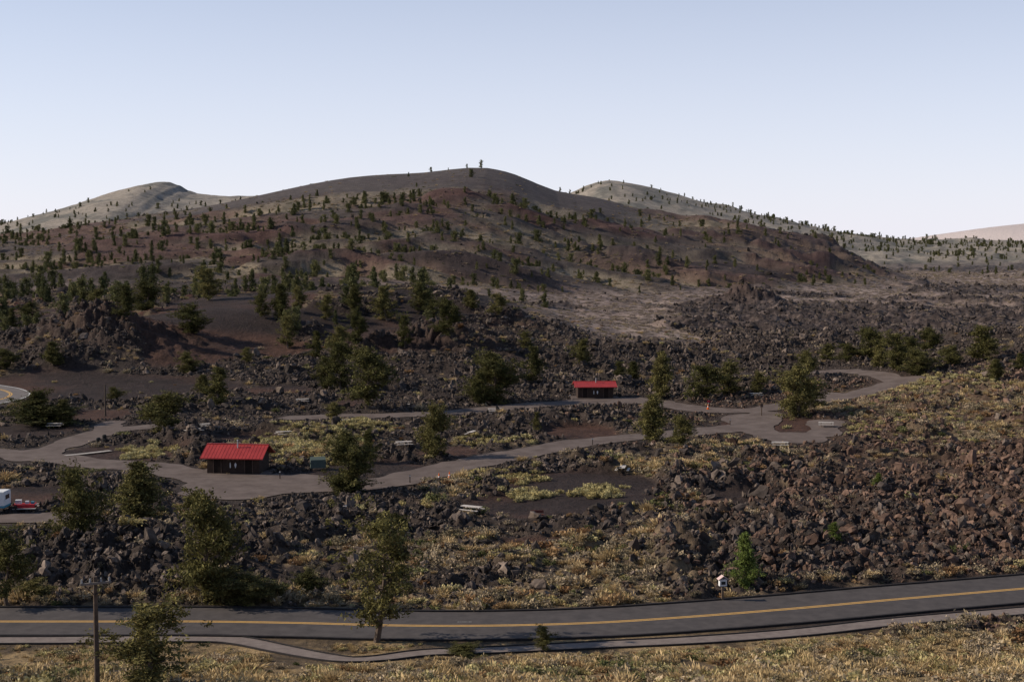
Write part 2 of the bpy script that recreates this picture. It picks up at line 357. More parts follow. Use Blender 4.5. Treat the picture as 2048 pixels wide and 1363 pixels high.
ribbon('asphalt_surface',curve_c,np.linspace(-3.8,3.8,5),.06,mat('worn_asphalt',(.13,.115,.11),(.17,.15,.14),.5),r2)
for o in (-.2,.2): ribbon('yellow_line',curve_c,[o-.12,o+.12],.075,yel,r2)
for o in (-3.5,3.5): ribbon('white_line',curve_c,[o-.1,o+.1],.075,whi,r2)
# campground road: one sheet cut to its outline
g=.35;gx=np.arange(-135,135,g);gy=np.arange(150,360,g);GX,GY=np.meshgrid(gx,gy)
S=camp_sdf(GX.ravel(),GY.ravel()).reshape(GX.shape)
cell=(S[:-1,:-1]<0)|(S[1:,:-1]<0)|(S[:-1,1:]<0)|(S[1:,1:]<0)
gyy,gxx=np.gradient(S,g);gl=np.sqrt(gyy**2+gxx**2)+1e-6;mv=np.where(S>0,S,0)
PX=GX-gxx/gl*mv/np.maximum(gl,.5);PY=GY-gyy/gl*mv/np.maximum(gl,.5)
ii=np.arange(S.size).reshape(S.shape);ff=np.stack([ii[:-1,:-1],ii[:-1,1:],ii[1:,1:],ii[1:,:-1]],-1)[cell]
uq,inv=np.unique(ff.ravel(),return_inverse=True)
vx,vy=PX.ravel()[uq],PY.ravel()[uq]
link('campground_road',npmesh('campground_road',np.stack([vx,vy,hs(vx,vy)+.09],-1),inv.reshape(-1,4),[campm]))
walk=catmull(survey([(808,786),(815,800),(826,817)]),1.);ribbon('walkway',walk,[-.9,.9],.14,conc)
walk=catmull(survey([(130,912),(170,908),(222,902)]),1.);ribbon('walkway',walk,[-.5,.5],.14,conc)
print('roads',time.time()-T0)
# ------------------------------------------------------------ rock & shrub shapes
def ico(sub):
    import bmesh
    bm=bmesh.new();bmesh.ops.create_icosphere(bm,subdivisions=sub,radius=1);bm.verts.ensure_lookup_table()
    V=np.array([v.co[:] for v in bm.verts]);Fc=np.array([[v.index for v in f.verts] for f in bm.faces]);bm.free();return V,Fc
IV,IF=ico(2)
rockm=mat('lava_rock',(.060,.045,.037),(.155,.120,.098),1.3,.9,.6,.1,rnd=.55)
rockr=mat('red_lava_rock',(.075,.045,.034),(.160,.102,.075),1.3,.9,.6,.1,rnd=.5)
rockd=mat('dark_lava_rock',(.026,.021,.019),(.074,.058,.051),1.3,.9,.6,.1,rnd=.5)
def rock(seed,m):
    r=np.random.default_rng(seed);V=IV.copy()
    for _ in range(10):
        d=r.normal(size=3);d/=np.linalg.norm(d);h=r.uniform(.3,.75);p=V@d;V=V-np.outer(np.maximum(p-h,0),d)
    V+=r.normal(size=V.shape)*.10;V*=np.array([1.1,r.uniform(.6,1),r.uniform(.5,.95)])
    return npmesh('lava_rock',V,IF,[m])
def mkcoll(name,meshes):
    c=bpy.data.collections.new(name)
    for i,me in enumerate(meshes):
        o=bpy.data.objects.new('%s_%02d'%(name,i),me);c.objects.link(o)
    return c
def shrub(seed,m,n=110,ls=.3,spiky=.0):
    r=np.random.default_rng(seed);V=[];T=[]
    lob=r.normal(size=(6,3))*[.45,.45,.12];lob[:,2]=np.abs(lob[:,2])+.22
    c=lob[r.integers(0,6,n)]+r.normal(size=(n,3))*[.24,.24,.18];c[:,2]=np.maximum(c[:,2],.03)
    a=r.normal(size=(n,3))
    if spiky: a=a*.35+(c-[0,0,-.3])*spiky*2
    a/=np.linalg.norm(a,axis=1)[:,None];b=np.cross(a,r.normal(size=(n,3)));b/=np.linalg.norm(b,axis=1)[:,None]
    l=ls*r.uniform(.6,1.3,n)[:,None];w=l*(.2 if spiky else .42)
    V=np.stack([c-a*l*.7,c+b*w,c+a*l,c-b*w],1).reshape(-1,3);V[:,2]=np.maximum(V[:,2],-.05)
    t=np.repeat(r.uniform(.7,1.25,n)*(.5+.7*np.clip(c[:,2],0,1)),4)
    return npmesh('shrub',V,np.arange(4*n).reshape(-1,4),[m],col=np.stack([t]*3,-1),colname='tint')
sage=leafmat('sagebrush_leaves',(.33,.27,.165),.3,.15,(.38,.295,.20))
rabbit=leafmat('rabbitbrush_leaves',(.50,.40,.17),.25,.15,(.42,.37,.19))
rust=leafmat('rust_brush_leaves',(.27,.145,.07),.3,.15,(.33,.215,.11))
grass=leafmat('dry_grass',(.55,.40,.20),.25,.2,(.46,.34,.185))
green=leafmat('green_brush_leaves',(.13,.14,.05),.3,.15,(.19,.18,.08))
mauve=leafmat('pale_brush_leaves',(.33,.255,.215),.3,.15,(.25,.205,.165))
rocks=mkcoll('rock_shape',[rock(i,[rockm,rockm,rockm,rockr,rockr,rockd,rockd,rockd][i]) for i in range(8)])
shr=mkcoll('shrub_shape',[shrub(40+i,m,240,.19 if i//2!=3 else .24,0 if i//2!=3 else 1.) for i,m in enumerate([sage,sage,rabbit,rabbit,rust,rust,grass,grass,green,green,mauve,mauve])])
# ------------------------------------------------------------ trees
bark=mat('pine_bark',(.09,.065,.05),(.16,.125,.10),3,.95,.5,.02)
needles=leafmat('pine_needles',(.080,.082,.028),.25,.2,(.115,.105,.040))
needlesf=leafmat('distant_pine_needles',(.085,.095,.042),.25,.2,(.11,.11,.048))
needlesb=leafmat('young_pine_needles',(.12,.16,.04),.1,.3,(.12,.16,.045))
def tree(seed,nl=80,cp=4,nq=26,ls=.17,R=2.3,c0=.12,hz=9.,nm=None,gap=.0,prof=0,rcl=.42,tubes=True,zf=.75,dead=0):
    r=np.random.default_rng(seed);mb=MB()
    bend=r.normal(size=2)*.5
    def tp(t): return Vector((bend[0]*math.sin(t*2.2)*.9+.18*math.sin(t*9+seed),bend[1]*math.sin(t*2.6)*.9,t*hz))
    k=8
    for i in range(k): mb.tube(tp(i/k*.95),tp((i+1)/k*.95),.22*(1-i/k)+.03,.22*(1-(i+1)/k)+.03,7 if tubes else 4,0,False)
    for i in range(dead):
        t=r.uniform(.08,.5);az=r.uniform(0,6.28);l=r.uniform(.8,1.8);p0=tp(t*.97);p1=p0+Vector((math.cos(az),math.sin(az),r.uniform(-.1,.4)))*l
        mb.tube(p0,p1,.05,.02,4,0,False)
        for j in range(3):
            q=p0+(p1-p0)*r.uniform(.4,.95);mb.tube(q,q+Vector(r.normal(size=3))*.3,.02,.01,3,0,False) if False else mb.tube(q,q+Vector(r.normal(size=3))*.3,.02,.01,4,0,False)
    cl=[];lobe=r.uniform(0,6.28,4);la=r.uniform(.15,.45,4)
    for i in range(nl):
        t=c0+(1-c0)*((i+r.uniform(0,1))/nl);az=r.uniform(0,6.28)
        q=(t-c0)/(1-c0)
        pr=[(1-q)**.5*min(1,.5+q*3.5),math.sin(math.pi*min(1,.2+q*.74))**.6,(1-q)**.85*min(1,.6+q*4)+.04][prof]
        rad=R*pr*r.uniform(.5,1.15)*(1+sum(la[j]*math.sin((j+1)*az+lobe[j]+t*9) for j in range(3)))
        if gap and math.sin(az*2+t*14+seed)>1-gap*1.6: continue
        rad=max(.3,rad);el=r.uniform(-.2,.7)+.4*q
        p0=tp(t*.97);d=Vector((math.cos(az)*math.cos(el),math.sin(az)*math.cos(el),math.sin(el)))
        p1=p0+d*rad*.6+Vector((0,0,-.05*rad));p2=p0+d*rad+Vector((0,0,.12*rad))
        if tubes:
            mb.tube(p0,p1,.055,.035,4,0,False);mb.tube(p1,p2,.035,.012,4,0,False)
        n=max(1,int(round(cp*(.4+rad/R))))
        for j in range(n):
            s=.35+.68*(j+r.uniform(.2,.9))/n;side=Vector(r.normal(size=3))*rad*.18*s
            cl.append((p0+(p2-p0)*s+side,rcl*r.uniform(.7,1.25)))
    cl.append((tp(.99),.25));cl.append((tp(.95),.3))
    c=np.repeat(np.array([list(a[0]) for a in cl]),nq,0);rc=np.repeat(np.array([a[1] for a in cl]),nq)
    n=len(c);p=c+r.normal(size=(n,3))*[1,1,zf]*rc[:,None]*.55
    a=r.normal(size=(n,3))+[0,0,.4];a/=np.linalg.norm(a,axis=1)[:,None];b=np.cross(a,r.normal(size=(n,3)));b/=np.linalg.norm(b,axis=1)[:,None]
    l=ls*r.uniform(.6,1.3,n)[:,None];w=l*.42
    LV=np.stack([p-a*l,p+b*w,p+a*l,p-b*w],1).reshape(-1,3)
    tint=np.repeat(np.repeat(r.uniform(.55,1.45,len(cl)),nq)*r.uniform(.75,1.25,n),4)
    nb=len(mb.v);V=np.vstack([np.array(mb.v),LV])/hz
    Fq=np.vstack([np.array(mb.f),nb+np.arange(4*n).reshape(-1,4)])
    mi=np.concatenate([np.zeros(len(mb.f)),np.ones(n)]);tt=np.concatenate([np.ones(nb),tint])
    hue=np.stack([tt*1.05,tt,tt*.95],-1)
    return npmesh('pine_tree',V,Fq,[bark,nm or needles],mi,col=hue,colname='tint')
big=[tree(1,90,5,30,.17,2.5,.06,prof=1,rcl=.48),tree(2,80,5,30,.17,2.7,.06,prof=0,rcl=.48),tree(3,80,5,28,.18,2.5,.10,prof=1,gap=.3,rcl=.5,dead=6),tree(4,85,4,30,.17,2.5,.05,prof=1,gap=.2,rcl=.5),tree(5,80,5,30,.17,2.8,.04,prof=1,rcl=.5),tree(6,75,5,30,.18,2.6,.08,prof=0,gap=.25,rcl=.52)]
sparse=[tree(11,60,5,28,.15,3.0,.16,prof=1,gap=.38,rcl=.38,dead=12),tree(12,70,5,26,.16,2.5,.2,prof=1,gap=.25,rcl=.42,dead=8)]
con=tree(21,110,4,26,.16,2.1,.03,prof=2,nm=needlesb)
fart=[tree(31+i,46,3,14,.34,2.5,.03,hz=8,prof=[2,1,0,2,1][i],rcl=.6,tubes=False,nm=needlesf,zf=1.) for i in range(5)]
print('trees',time.time()-T0)
ftr=mkcoll('far_pine_shape',fart)
def zat(x,y): return float(terrain(np.array([x]),np.array([y]))[0][0])
nb_=[0]
def put_tree(px,py,top,w,kind='b',rot=None):
    x,y=hit(px,py);h=(py-top)*y/F*1.03;wd=w*y/F
    if kind=='b': me=big[nb_[0]%6];nb_[0]+=1
    elif kind=='s': me=sparse[0]
    elif kind=='s2': me=sparse[1]
    elif kind=='c': me=con
    nom=.56
    o=link('pine_tree',me,(x,y,zat(x,y)-.1),random.uniform(0,6.28) if rot is None else rot)
    s=min(max(wd/nom,h*.6),h*2.0);o.scale=(s,s,h)
TR=[(12,1212,1062,100,'s2'),(150,1085,930,85,'b'),(282,1045,925,115,'b'),(408,1205,990,115,'b'),(752,1284,1032,150,'s'),(305,1380,1210,160,'b'),
(700,985,872,85,'b'),(743,925,860,45,'b'),(866,915,815,55,'b'),(1308,885,795,72,'b'),(1360,905,842,45,'b'),(1495,1176,1066,78,'c'),(1085,1300,1250,40,'b'),(1672,1113,1078,48,'c'),(1755,975,945,38,'c'),
(330,872,795,88,'b'),(430,820,745,70,'b'),(75,850,787,95,'b'),(125,850,800,60,'b'),(735,818,702,88,'b'),(680,785,692,65,'b'),(985,805,712,85,'b'),(1060,770,700,50,'b'),(960,810,750,40,'b'),
(1325,795,706,55,'b'),(1395,802,735,65,'b'),(1460,790,725,58,'b'),(1600,832,738,80,'b'),(1630,815,765,50,'b'),(1166,742,695,32,'b'),(1265,760,725,35,'b'),
(1738,722,660,58,'b'),(1790,742,672,62,'b'),(1860,705,662,42,'b'),(1965,722,655,90,'b'),(1832,748,702,60,'b'),(1990,762,722,42,'b'),(1690,726,690,38,'b'),(1655,722,690,34,'b'),(1615,760,710,38,'b'),(2035,742,712,40,'b'),(1905,735,700,40,'b'),(1760,735,690,40,'b'),(1810,725,680,40,'b'),
(810,697,635,32,'b'),(895,686,620,50,'b'),(775,641,575,52,'b'),(840,622,570,34,'b'),(560,642,570,48,'b'),(530,636,590,30,'b'),(416,600,540,52,'b'),(290,624,568,50,'b'),(245,652,590,48,'b'),(386,668,615,55,'b'),(165,627,585,26,'b'),(197,617,580,32,'b'),
(575,697,635,36,'b'),(715,702,640,36,'b'),(628,717,665,38,'b'),(676,722,665,40,'b'),(710,627,575,38,'b'),(600,625,575,30,'b'),(655,640,592,30,'b'),(60,652,612,34,'b'),(30,665,622,30,'b'),(376,748,710,34,'b'),(940,622,585,38,'b'),(990,642,600,30,'b'),(1052,702,670,30,'b'),
(670,836,806,34,'b'),(1075,872,835,20,'b'),(228,800,775,30,'b'),(105,735,690,60,'b'),(10,740,700,50,'b'),(1000,770,720,40,'b'),(650,780,720,36,'b'),(1240,770,740,30,'b'),(1515,790,750,30,'b'),(405,800,760,40,'b'),(498,726,696,22,'b'),(865,640,600,30,'b')]
for t in TR: put_tree(*t)
for (px,py,w,h) in [(450,1207,80,70),(500,1205,90,60),(620,1185,60,45),(420,1195,60,60),(545,1200,50,35),(930,1310,60,28),(70,1195,60,40),(790,1065,40,40),(700,985,70,40),(90,850,110,40)]:
    x,y=hit(px,py);o=link('juniper_bush',big[4],(x,y,zat(x,y)-.2),random.uniform(0,6));o.scale=(w*y/F/.56,w*y/F/.56,h*y/F)
# ------------------------------------------------------------ scatter
def scatter(name,P,rot,scl,idx,coll):
    n=len(P);me=bpy.data.meshes.new(name);me.vertices.add(n);me.vertices.foreach_set('co',np.ascontiguousarray(P,dtype=np.float32).ravel())
    a=me.attributes.new('rot','FLOAT_VECTOR','POINT');a.data.foreach_set('vector',np.ascontiguousarray(rot,dtype=np.float32).ravel())
    a=me.attributes.new('scl','FLOAT_VECTOR','POINT');a.data.foreach_set('vector',np.ascontiguousarray(scl,dtype=np.float32).ravel())
    a=me.attributes.new('vidx','INT','POINT');a.data.foreach_set('value',np.ascontiguousarray(idx,dtype=np.int32))
    o=link(name,me);ng=bpy.data.node_groups.new(name,'GeometryNodeTree')
    ng.interface.new_socket('Geometry',in_out='INPUT',socket_type='NodeSocketGeometry');ng.interface.new_socket('Geometry',in_out='OUTPUT',socket_type='NodeSocketGeometry')
    gi=ng.nodes.new('NodeGroupInput');go=ng.nodes.new('NodeGroupOutput');ip=ng.nodes.new('GeometryNodeInstanceOnPoints');ci=ng.nodes.new('GeometryNodeCollectionInfo')
    ci.inputs['Collection'].default_value=coll;ci.inputs['Separate Children'].default_value=True;ci.inputs['Reset Children'].default_value=True
    def na(nm,t):
        q=ng.nodes.new('GeometryNodeInputNamedAttribute');q.data_type=t;q.inputs['Name'].default_value=nm;return q.outputs['Attribute']
    e=ng.nodes.new('FunctionNodeEulerToRotation')
    L=ng.links.new;L(gi.outputs[0],ip.inputs['Points']);L(ci.outputs[0],ip.inputs['Instance']);ip.inputs['Pick Instance'].default_value=True
    L(na('vidx','INT'),ip.inputs['Instance Index']);L(na('rot','FLOAT_VECTOR'),e.inputs[0]);L(e.outputs[0],ip.inputs['Rotation']);L(na('scl','FLOAT_VECTOR'),ip.inputs['Scale'])
    L(ip.outputs[0],go.inputs[0]);m=o.modifiers.new('scatter','NODES');m.node_group=ng;return o
def fan(n,y0,y1,u=.42,x0=None):
    Y=np.sqrt(rng.uniform(y0*y0,y1*y1,n));X=rng.uniform(-u,u,n)*Y+rng.normal(size=n);return X,Y
def zrot(n): r=np.zeros((n,3));r[:,2]=rng.uniform(0,6.28,n);return r
# rocks near (denser towards the main road, where single blocks can be made out)
X,Y=fan(190000,106,430);Xb,Yb=fan(36000,108,190);X=np.concatenate([X,Xb]);Y=np.concatenate([Y,Yb]);z,C_,L_,b=terrain(X,Y)
pk=rng.uniform(size=len(X))<np.clip(L_*1.15-.12,0,1)*(b['clear'])*(1-.5*b['leftm'])*(1-.2*b['bb'])
pk&=b['rd']>.5
X,Y,z,b2=X[pk],Y[pk],z[pk],{k:v[pk] for k,v in b.items()}
n=len(X);s=np.clip(rng.lognormal(-1.4,.58,n),.12,1.5)*(1+.3*sm(Y,200,420));s=np.minimum(s,np.maximum(.2,.15+b2['rd']*.12))
sc=s[:,None]*rng.uniform(.7,1.3,(n,3));idx=np.where(rng.uniform(size=n)<sm(X,0,60)*.7*(1-sm(Y,240,290)),rng.integers(3,5,n),np.where(rng.uniform(size=n)<.42,rng.integers(0,3,n),rng.integers(5,8,n)))
scatter('lava_rocks',np.stack([X,Y,z+.05*s],-1),rng.uniform(0,6.28,(n,3)),sc,idx,rocks);print('rocks',n)
# rocks far
X,Y=fan(60000,400,1050);z,C_,L_,b=terrain(X,Y)
pk=rng.uniform(size=len(X))<np.clip(L_*1.1-.05,0,1)*lerp(1,.45,b['leftm'])*lerp(1,.25,b['ish'])+.03*b['pl']
X,Y,z=X[pk],Y[pk],z[pk];n=len(X);s=np.clip(rng.lognormal(-.75,.5,n),.3,2.4)*(.7+Y/1500)
scatter('distant_lava_rocks',np.stack([X,Y,z+.05*s],-1),rng.uniform(0,6.28,(n,3)),s[:,None]*rng.uniform(.7,1.3,(n,3)),rng.integers(5,8,n)*(rng.uniform(size=n)<.85),rocks)
print('far rocks',n,time.time()-T0)
# shrubs near
X,Y=fan(150000,106,430);z,C_,L_,b=terrain(X,Y)
den=(.045+.42*b['brush']+.16*b['bb'])*(1-.96*b['cin'])*lerp(1,.28,b['nl']*(1-.6*b['bb']))*lerp(1,.5,b['leftm'])*lerp(1,.6,sm(Y,250,330))
den+=.35*(b['rd']<4)*(b['rd']>.8)*(Y<150)
pat=fbm(X/14,Y/14,3,303)
pk=(rng.uniform(size=len(X))<den)&(b['rd']>.6)
X,Y,z,pat=X[pk],Y[pk],z[pk],pat[pk];n=len(X);u=rng.uniform(size=n)
kind=np.where(u<.44+.3*pat,0,np.where(u<.68+.3*pat,3,np.where(u<.80,1,np.where(u<.94,2,4))))
s=np.clip(rng.lognormal(-.68,.40,n),.2,1.25)
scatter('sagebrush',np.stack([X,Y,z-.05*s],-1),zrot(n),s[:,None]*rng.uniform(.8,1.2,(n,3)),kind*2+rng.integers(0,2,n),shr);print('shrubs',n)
PX,PY=[],[]
for (px,py,rx,ry,k) in [(600,893,115,28,480),(1000,955,85,18,130),(290,905,60,12,80),(700,860,80,12,160),(1050,990,60,12,50),(1200,985,60,10,50),(1820,772,50,12,90),(980,885,70,8,80),(1900,760,120,20,130),(640,925,50,10,50),(1800,860,200,30,120)]:
    e=ell(px,py,rx,ry);a=rng.uniform(0,6.28,k);q=rng.uniform(0,1,k)**.5*(1+.25*rng.normal(size=k));PX.append(e[0]+e[2]*q*np.cos(a));PY.append(e[1]+e[3]*q*np.sin(a))
X=np.concatenate(PX);Y=np.concatenate(PY);z,_c,_l,b=terrain(X,Y);k=b['rd']>.7;X,Y,z=X[k],Y[k],z[k];n=len(X);s=rng.uniform(.35,.85,n)
scatter('rabbitbrush',np.stack([X,Y,z],-1),zrot(n),s[:,None]*rng.uniform(.8,1.2,(n,3)),2+rng.integers(0,2,n),shr)
# foreground slope
X,Y=fan(34000,50,112,.46);z,C_,L_,b=terrain(X,Y);pk=(b['rd']>1.0)&(rng.uniform(size=len(X))<.75*b['fgz']*lerp(.07,1,sm(fbm(X/4,Y/4,3,404)+.25*sm(X,-10,30),-.12,.28)))
X,Y,z,rdd=X[pk],Y[pk],z[pk],b['rd'][pk];n=len(X);u=rng.uniform(size=n)+.25*fbm(X/8,Y/8,2,405);kind=np.where(u<.45,3,np.where(u<.70,0,np.where(u<.88,1,np.where(u<.97,2,4))))
s=np.clip(rng.lognormal(-1.0,.48,n),.13,.95);s=np.minimum(s,.12+.10*rdd)
scatter('dry_grass_and_brush',np.stack([X,Y,z-.03],-1),zrot(n),s[:,None]*rng.uniform(.8,1.2,(n,3)),kind*2+rng.integers(0,2,n),shr)
# brush far
X,Y=fan(90000,380,1150);z,C_,L_,b=terrain(X,Y)
den=.75*b['pl']*(1-.85*b['dk'])+b['ish']*.55*(1-.85*b['band'])*(1-.95*b['top'])*(1-.5*b['rightfl'])+.2*b['leftm']*(1-b['cin'])
pk=rng.uniform(size=len(X))<den;X,Y,z,pl=X[pk],Y[pk],z[pk],b['pl'][pk];n=len(X);u=rng.uniform(size=n)
kind=np.where(pl>.5,np.where(u<.8,5,0),np.where(u<.6,0,np.where(u<.75,4,3)));s=rng.uniform(.35,1.0,n)
scatter('distant_brush',np.stack([X,Y,z-.1],-1),zrot(n),s[:,None]*rng.uniform(.8,1.2,(n,3))*[1.2,1.2,.7],kind*2+rng.integers(0,2,n),shr);print('far brush',n)
# distant pines
def pines(X,Y,den,h0,h1):
    z,C_,L_,b=terrain(X,Y);pk=rng.uniform(size=len(X))<den(X,Y,b);X,Y,z=X[pk],Y[pk],z[pk];n=len(X)
    h=rng.uniform(h0,h1,n)*np.where(rng.uniform(size=n)<.2,1.3,.9);return X,Y,z,h
parts=[]
X,Y=fan(14000,480,920)
parts.append(pines(X,Y,lambda X,Y,b:b['ish']*(.12+.65*sm(fbm(X/45,Y/25,3,505)+.15*(1-sm(Y,700,850)),-.1,.35))*(1-.96*b['top'])*lerp(1,.4,b['band'])*.6*(1-.4*b['rightfl'])*lerp(1,.5,sm(Y,780,900))+.03*b['leftm'],2.3,5.4))
X=rng.uniform(-800,900,12000);Y=rng.uniform(1150,1620,12000)
parts.append(pines(X,Y,lambda X,Y,b:b['ish2']*(.10+.5*sm(fbm(X/60,Y/50,3,506),-.2,.3))*lerp(.30,1,sm(X,100,260))*lerp(1,.4,sm(Y,1530,1600)),2.2,4.8))
X=rng.uniform(200,700,4000);Y=rng.uniform(950,1700,4000)
parts.append(pines(X,Y,lambda X,Y,b:.28*(b['ish']<.2)*sm(fbm(X/40,Y/30,3,507),-.1,.3),2.2,5))
X=rng.uniform(-230,-20,600);Y=rng.uniform(340,560,600)
parts.append(pines(X,Y,lambda X,Y,b:.36*(1-b['cin'])*(b['rd']>3),3.5,7.5))
xx=np.array([sight(p,340,950)[0] for p in (862,934,962,897,1120,1140,440,480,410)]);parts.append((xx,np.full(9,950.),None,np.array([3.0,2.6,5.,1.6,3,3.,3,2.5,4])))
X=np.concatenate([p[0] for p in parts]);Y=np.concatenate([p[1] for p in parts]);h=np.concatenate([p[3] for p in parts]);z=terrain(X,Y)[0];n=len(X)
scl=np.stack([h*rng.uniform(.75,1.15,n)]*2+[h],-1)
scatter('distant_pine_trees',np.stack([X,Y,z-.2],-1),zrot(n),scl,rng.integers(0,5,n),ftr);print('pines',n,time.time()-T0)
# ------------------------------------------------------------ buildings
roofm=mat('red_metal_roof',(.29,.030,.028),(.37,.042,.037),.8,.5,0,spec=.3)
wallm=mat('dark_brown_wall',(.035,.022,.018),(.05,.034,.027),2)
darkm=mat('door_brown',(.018,.012,.010),(.024,.016,.013),2)
trimm=mat('trim_brown',(.09,.06,.045),(.11,.075,.06),2)
signw=mat('sign_white',(.6,.6,.6),(.7,.7,.7),2)
metal=mat('galvanised_metal',(.25,.25,.26),(.35,.35,.36),4,.5)
def building(px,py,rot,Ln,Wd,hw,rise,porch=0):
    x,y=hit(px,py);y+=Wd/2;z=float(hs(x,y))
    e=bpy.data.objects.new('restroom_building',None);e.location=(x,y,z);e.rotation_euler=(0,0,rot);scene.collection.objects.link(e)
    a,b=Ln/2,Wd/2
    m=MB();m.box((0,0,hw/2-.1),(Ln,Wd,hw+.2))
    for s in (-1,1): m.poly([(s*a,-b,hw),(s*a,b,hw),(s*a,0,hw+rise*b/(b+.7))][::s])
    link('walls',m.mesh('walls',[wallm]),parent=e)
    m=MB();ov=.8;ox=.7;th=.12
    for s in (-1,1):
        lo=hw-.12;p=[(-a-ox,s*(b+ov),lo),(a+ox,s*(b+ov),lo),(a+ox,0,lo+rise+.12),(-a-ox,0,lo+rise+.12)]
        top=[(q[0],q[1],q[2]+th) for q in p]
        m.poly(top if s<0 else top[::-1]);m.poly(p[::-1] if s<0 else p)
        for i in range(4):
            j=(i+1)%4
            if i==2: continue
            q=[p[i],p[j],top[j],top[i]];m.poly(q if s<0 else q[::-1])
        nseam=int((Ln+2*ox)/.45)
        ang=math.atan2(rise+.12,b+ov);l=math.hypot(rise+.12,b+ov)
        for k in range(nseam+1): m.box((-a-ox+.03+k*(Ln+2*ox-.06)/nseam,s*(b+ov)/2,lo+(rise+.12)/2+th+.01),(.03,l,.03),0,rx=-s*ang)
    m.box((0,0,hw+rise+.14),(Ln+2*ox,.3,.06));link('roof',m.mesh('roof',[roofm]),parent=e)
    m=MB()
    for dx in (-Ln*.30,Ln*.30): m.box((dx,-b-.02,1.02),(.95,.06,2.05),0)
    link('doors',m.mesh('doors',[darkm]),parent=e)
    m=MB()
    for dx in (-Ln*.30,Ln*.30):
        for q in (-.52,.52): m.box((dx+q,-b-.04,1.05),(.08,.1,2.1))
    for k in range(3): m.box((-.6+k*.6,-b-.03,1.95),(.4,.05,.3))
    link('door_frames',m.mesh('door_frames',[trimm]),parent=e)
    m=MB()
    for dx in (-.35,.35):
        m.tube((dx,-b-.08,1.5),(dx,-b-.1,1.5),.07,.07,8);m.box((dx,-b-.09,1.25),(.16 if dx<0 else .26,.03,.3));m.box((dx,-b-.09,.98),(.12,.03,.24))
    link('restroom_sign',m.mesh('restroom_sign',[signw]),parent=e)
    m=MB();m.tube((.2,-b*.35,hw+rise*.4),(.2,-b*.35,hw+rise+.7),.09,.09,8);m.tube((.2,-b*.35,hw+rise+.7),(.2,-b*.35,hw+rise+.8),.16,.05,8)
    link('roof_vent',m.mesh('roof_vent',[metal]),parent=e)
    m=MB();m.box((0,0,.04),(Ln+2.4,Wd+2.4,.12));link('concrete_apron',m.mesh('concrete_apron',[campm]),parent=e)
building(470,948,math.radians(-6),7.0,4.6,2.2,1.35)
building(1190,797,math.radians(3),6.8,4.2,2.3,.75)
# ------------------------------------------------------------ camp furniture
wood=mat('weathered_wood',(.42,.38,.34),(.55,.50,.46),3);postw=mat('post_wood',(.10,.07,.05),(.15,.11,.08),3)
black=mat('black_iron',(.02,.02,.02),(.03,.03,.03),3);orange=mat('cone_orange',(.65,.12,.02),(.7,.15,.03),3)
redm=mat('red_cloth',(.40,.03,.04),(.50,.05,.06),3);green_m=mat('green_paint',(.06,.08,.07),(.08,.10,.09),3);teal=mat('teal_paint',(.06,.22,.30),(.08,.26,.34),2);rubber=mat('rubber',(.02,.02,.02),(.03,.03,.03),4);glass=mat('dark_glass',(.02,.025,.03),(.03,.035,.04),2,.1,spec=.5)
m=MB()
for i in range(4): m.box((0,-.3+i*.2,.76),(2.4,.18,.05))
for s in (-1,1):
    for i in range(2): m.box((0,s*(.68+i*.17),.45),(2.4,.15,.05))
for dx in (-.8,.8):
    m.box((dx,0,.41),(.08,1.7,.09),1);m.box((dx,0,.70),(.08,.75,.07),1)
    for s in (-1,1): m.box((dx+.06,s*.42,.36),(.06,.09,.86),1,rx=s*.5)
ptm=m.mesh('picnic_table',[wood,postw])
def put(name,me,px,py,rot=0,s=1,dz=0):
    x,y=hit(px,py);o=link(name,me,(x,y,zat(x,y)+dz),rot);o.scale=(s,s,s);return o
for i,(px,py) in enumerate([(1560,897),(943,1034),(672,1025),(808,899),(568,877),(685,855),(405,858),(110,856),(1652,854),(1512,796),(605,808),(945,871),(388,888),(990,833),(1245,948)]):
    put('picnic_table',ptm,px,py,[-.15,-.5,.1,.3,.5,.2,.4,0,-.2,.1,.2,1.2,-.6,.2,1.4][i],1,.05)
m=MB();m.tube((0,0,0),(0,0,.85),.05,.05,8);m.box((0,0,.9),(.5,.4,.04));m.box((0,.2,1.0),(.5,.03,.22));m.box((-.25,0,1.0),(.03,.4,.22));m.box((.25,0,1.0),(.03,.4,.22));m.box((0,-.02,1.1),(.46,.34,.02))
gm=m.mesh('campfire_grill',[black])
for p in [(1238,950),(848,905),(615,880),(1530,893),(718,1015),(380,890),(1480,796)]: put('campfire_grill',gm,*p,rot=.3)
m=MB();m.box((0,0,.02),(.4,.4,.04));m.tube((0,0,.04),(0,0,.32),.15,.11,12,0);m.tube((0,0,.32),(0,0,.46),.11,.085,12,1);m.tube((0,0,.46),(0,0,.75),.085,.03,12,0)
cm=m.mesh('traffic_cone',[orange,whi])
for p in [(878,962),(899,958),(1416,819)]: put('traffic_cone',cm,*p,s=1.25,dz=.1)
m=MB();m.tube((0,0,0),(0,0,.95),.3,.32,14);m.tube((0,0,.95),(0,0,1.12),.34,.2,14);m.box((0,-.3,.85),(.3,.06,.15))
bm_=m.mesh('trash_bin',[black])
for p in [(209,886),(197,891),(1350,872)]: put('trash_bin',bm_,*p,dz=.05)
m=MB();m.box((0,0,.8),(2.0,1.3,1.1));m.poly([(-1,-.65,1.36),(1,-.65,1.36),(1,.65,1.62),(-1,.65,1.62)]);m.box((0,.4,1.42),(2.02,.5,.12));
for dx in (-.8,.8):
    for dy in (-.45,.45): m.tube((dx-.05,dy,.13),(dx+.05,dy,.13),.13,.13,8,1)
m.box((-1.05,0,.9),(.08,1.0,.14),1);m.box((1.05,0,.9),(.08,1.0,.14),1)
